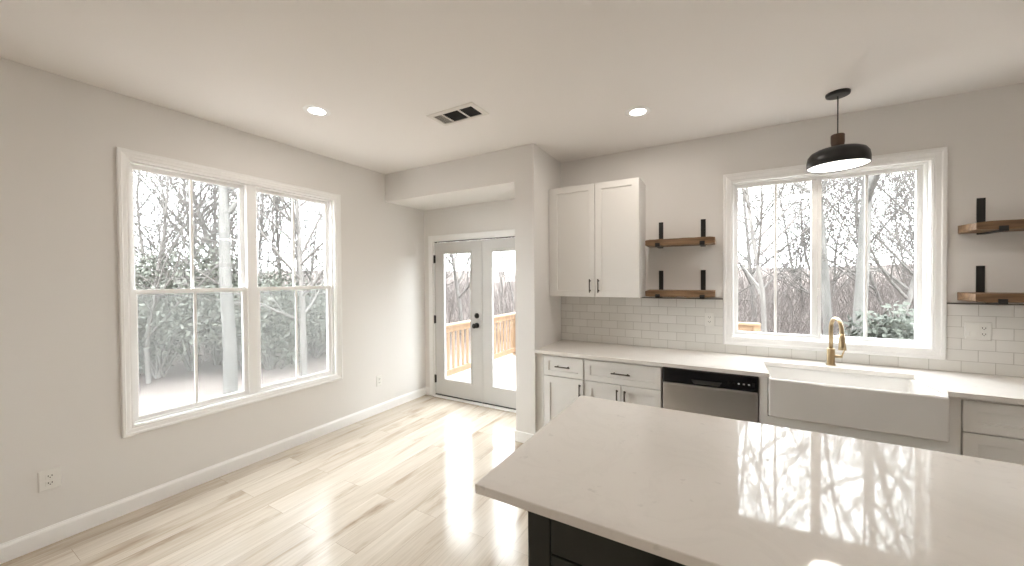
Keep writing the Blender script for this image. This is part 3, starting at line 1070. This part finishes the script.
# ---------------------------------------------------------------- trees
def grow(b, rng, p, d, L, r, lev, maxlev, cnt, bare=0.3, wob=0.16):
    n = 7 if lev == 0 else (5 if lev == 1 else 4)
    pts, rad, dirs = [p.copy()], [r], [d.copy()]
    for i in range(n):
        d = (d + Vector((rng.gauss(0, wob), rng.gauss(0, wob), rng.gauss(0, wob * 0.6) + (0.06 if lev else 0.05)))).normalized()
        p = p + d * (L / n)
        pts.append(p.copy())
        rad.append(max(0.0045, r * (1 - 0.75 * (i + 1) / n)))
        dirs.append(d.copy())
    b.tube(pts, rad, (9, 6, 4, 3, 3)[lev], caps=False)
    if lev >= maxlev:
        return
    for k in range(cnt[lev]):
        t = bare + (1 - bare) * (k + rng.random()) / cnt[lev]
        i = min(n - 1, int(t * n))
        f = t * n - i
        q = pts[i].lerp(pts[i + 1], f)
        rr = rad[i] * (1 - f) + rad[i + 1] * f
        ax = dirs[i].orthogonal().normalized()
        ax.rotate(Matrix.Rotation(rng.uniform(0, 2 * math.pi), 3, dirs[i]))
        ang = rng.uniform(0.5, 1.1)
        nd_ = (dirs[i] * math.cos(ang) + ax * math.sin(ang)).normalized()
        if nd_.z < -0.15:
            nd_.z *= 0.3
        grow(b, rng, q, nd_, L * rng.uniform(0.32, 0.58) * (1.15 - 0.5 * t), min(rr * 0.62, r * 0.5), lev + 1, maxlev, cnt, 0.15, wob * 1.2)


def tree_mesh(seed, hgt, r, lean=(0, 0), maxlev=4, cnt=(13, 7, 5, 3), bare=0.25, wob=0.07, m=BARK):
    rng = random.Random(seed)
    b = MB()
    grow(b, rng, Vector((0, 0, -0.15)), Vector((lean[0], lean[1], 1)).normalized(), hgt, r, 0, maxlev, cnt, bare, wob)
    ob = b.build('bare_tree', m, origin=(0, 0, 0))
    return ob


def at(px, dist):
    """ground point under picture column px, dist metres from where the photographer stood"""
    d = _rt * ((px - 512) / FPX) + _fw
    d.normalize()
    return CAM.x + d.x * dist, CAM.y + d.y * dist


def put(o, px, dist, label, group=None):
    x, y = at(px, dist)
    o.location = (x, y, gh(x, y))
    return tag(o, label, 'tree', group)


put(tree_mesh(11, 9, 0.125, (0.01, 0.0), 4, (14, 7, 5, 3), 0.4, 0.03, PALEBARK), 229, 9.0, 'upright pale trunk seen beside the mullion in the left half of the double window')
put(tree_mesh(14, 9, 0.085, (-0.30, -0.16), 4, (10, 6, 4, 3), 0.35, 0.03, PALEBARK), 246, 13.4, 'slim pale tree leaning left across the left half of the double window')
put(tree_mesh(17, 7, 0.075, (0.05, 0.05), 4, (22, 9, 5, 3), 0.2, 0.07), 303, 9.8, 'grey many branched tree in the middle of the right half of the double window')
put(tree_mesh(19, 6.5, 0.055, (0.05, -0.05), 4, (18, 8, 5, 2), 0.22, 0.1), 128, 9.0, 'dark twiggy tree at the left edge of the double window')
put(tree_mesh(23, 9, 0.125, (0.0, 0.0), 4, (12, 7, 5, 3), 0.4, 0.02, PALEBARK), 855, 10.0, 'thick pale trunk in the middle of the right half of the sink window')
put(tree_mesh(27, 9, 0.095, (-0.02, 0.0), 4, (12, 7, 5, 3), 0.4, 0.025, PALEBARK), 831, 10.8, 'pale trunk just right of the centre stile of the sink window')
put(tree_mesh(29, 7.5, 0.055, (0.03, 0.0), 4, (18, 8, 5, 2), 0.25, 0.05), 766, 9.5, 'grey tree with rising branches in the left half of the sink window')
put(tree_mesh(31, 7.5, 0.065, (0.2, 0.0), 4, (18, 8, 5, 2), 0.2, 0.06), 876, 11.0, 'grey tree leaning right at the right edge of the sink window')
put(tree_mesh(33, 7.5, 0.09, (0.0, 0.0), 4, (16, 8, 5, 3), 0.2, 0.05), 462, 15.0, 'bare tree seen through the glass of the left door leaf')

protos = [tree_mesh(50 + i, 6.0 + 0.7 * (i % 3), 0.045 + 0.01 * (i % 4), (0.05 * (i % 3 - 1), 0.05), 4, (18, 8, 5, 2), 0.14, 0.08) for i in range(6)]
rng = random.Random(5)
n = 0
spots = []
tries = 0
while len(spots) < 58 and tries < 4000:
    tries += 1
    pxx = rng.uniform(90, 540) if rng.random() < 0.62 else rng.uniform(690, 1000)
    dd = rng.uniform(11.5, 30)
    x, y = at(pxx, dd)
    if 425 < pxx < 540 and dd < 22:        # clearing beyond the deck
        continue
    if any(math.hypot(x - a, y - c) < 1.1 for a, c in spots):
        continue
    spots.append((x, y))
for i, (x, y) in enumerate(spots):
    if i < len(protos):
        o = protos[i]
    else:
        o = protos[i % len(protos)].copy()
        COL.objects.link(o)
    o.location = (x, y, gh(x, y))
    o.rotation_euler = (0, 0, rng.uniform(0, 6.28))
    s = rng.uniform(0.8, 1.25)
    o.scale = (s, s, s)
    if x < -3 and y < 14:
        tag(o, 'thin bare grey tree in the woods beyond the double window', 'tree', 'woods beyond the double window')
    elif x < 2:
        tag(o, 'thin bare grey tree in the woods beyond the deck', 'tree', 'woods beyond the deck')
    else:
        tag(o, 'thin bare grey tree in the woods beyond the sink window', 'tree', 'woods beyond the sink window')


# evergreen shrubs and dry brush
def shrub_mesh(seed, rx, ry, rz, nleaf):
    rng = random.Random(seed)
    b = MB()
    lobes = [(Vector((rng.uniform(-.5, .5) * rx, rng.uniform(-.5, .5) * ry, rng.uniform(.35, .75) * rz)), rng.uniform(.4, .62)) for _ in range(9)]
    for i in range(nleaf):
        c, s = rng.choice(lobes)
        v = Vector((rng.gauss(0, 1), rng.gauss(0, 1), rng.gauss(0, 1))).normalized() * (rng.random() ** 0.4)
        p = c + Vector((v.x * rx * s, v.y * ry * s, v.z * rz * s * 0.8))
        if p.z < 0.02:
            p.z = rng.uniform(0.02, 0.3)
        a = Vector((rng.gauss(0, 1), rng.gauss(0, 1), rng.gauss(0, 1))).normalized()
        q = a.orthogonal().normalized()
        L = rng.uniform(0.04, 0.085)
        W = L * 0.42
        b._add([p - a * L, p + q * W, p + a * L, p - q * W], [(0, 1, 2, 3)])
    fol = b
    st = MB()
    for i in range(12):
        c, s = rng.choice(lobes)
        e = c + Vector((rng.uniform(-.2, .2), rng.uniform(-.2, .2), rng.uniform(0, .3)))
        st.tube([(rng.uniform(-.1, .1), rng.uniform(-.1, .1), -0.1), (e.x * .5, e.y * .5, e.z * .5), e], [0.025, 0.016, 0.006], 5, caps=False)
    return fol, st


def shrub(px, dist, seed, size, n, label, group=None, m=LEAF):
    x, y = at(px, dist)
    f, s = shrub_mesh(seed, *size, n)
    t = thing('evergreen_shrub', (0, 0, 0), label, 'shrub', group)
    f.build('foliage', m, t, origin=(0, 0, 0))
    s.build('stem', BARK, t, origin=(0, 0, 0))
    t.location = (x, y, gh(x, y) - 0.02)
    return t


GS = 'evergreen shrubs beyond the double window'
LS = 'dull green evergreen shrub at the wood edge beyond the double window'
for i, (pxx, dd, size) in enumerate(((90, 12.5, (1.6, 1.6, 2.8)), (130, 12.6, (1.6, 1.6, 2.8)), (158, 12.0, (1.5, 1.5, 3.0)), (190, 12.4, (1.6, 1.6, 3.2)), (216, 13.0, (1.5, 1.5, 2.9)), (245, 12.4, (1.3, 1.3, 2.3)), (268, 11.6, (1.0, 1.0, 2.5)), (288, 12.2, (1.2, 1.2, 2.4)), (314, 13, (1.4, 1.4, 2.3)), (345, 14, (1.7, 1.7, 2.6)))):
    shrub(pxx, dd, 100 + i, size, 2600, LS, GS)
shrub(903, 8.6, 130, (0.75, 0.75, 1.75), 3000, 'dark evergreen shrub low at the right of the sink window', m=DARKLEAF)
shrub(930, 9.8, 131, (0.9, 0.9, 1.7), 2000, 'dark evergreen shrub behind the right jamb of the sink window', m=DARKLEAF)

rng = random.Random(9)
b = MB()
for i in range(9000):
    pxx = rng.uniform(60, 540) if rng.random() < 0.6 else rng.uniform(700, 1000)
    dd = rng.uniform(13.5, 34) if pxx < 690 else rng.uniform(11, 34)
    x, y = at(pxx, dd)
    z = gh(x, y)
    L = rng.uniform(0.6, 2.0) if i % 7 else rng.uniform(2.0, 4.5)
    d = Vector((rng.gauss(0, 0.35), rng.gauss(0, 0.35), 1)).normalized()
    p = Vector((x, y, z - 0.05))
    m1 = p + d * L * 0.5
    e = m1 + (d + Vector((rng.gauss(0, 0.3), rng.gauss(0, 0.3), 0))).normalized() * L * 0.5
    b.tube([p, m1, e], [0.012, 0.009, 0.004], 3, caps=False)
tag(b.build('dry_brush', BRUSH, origin=(0, 0, 0)), 'tangle of dry brown brush on the wooded slope outside', 'brush', kind='stuff')
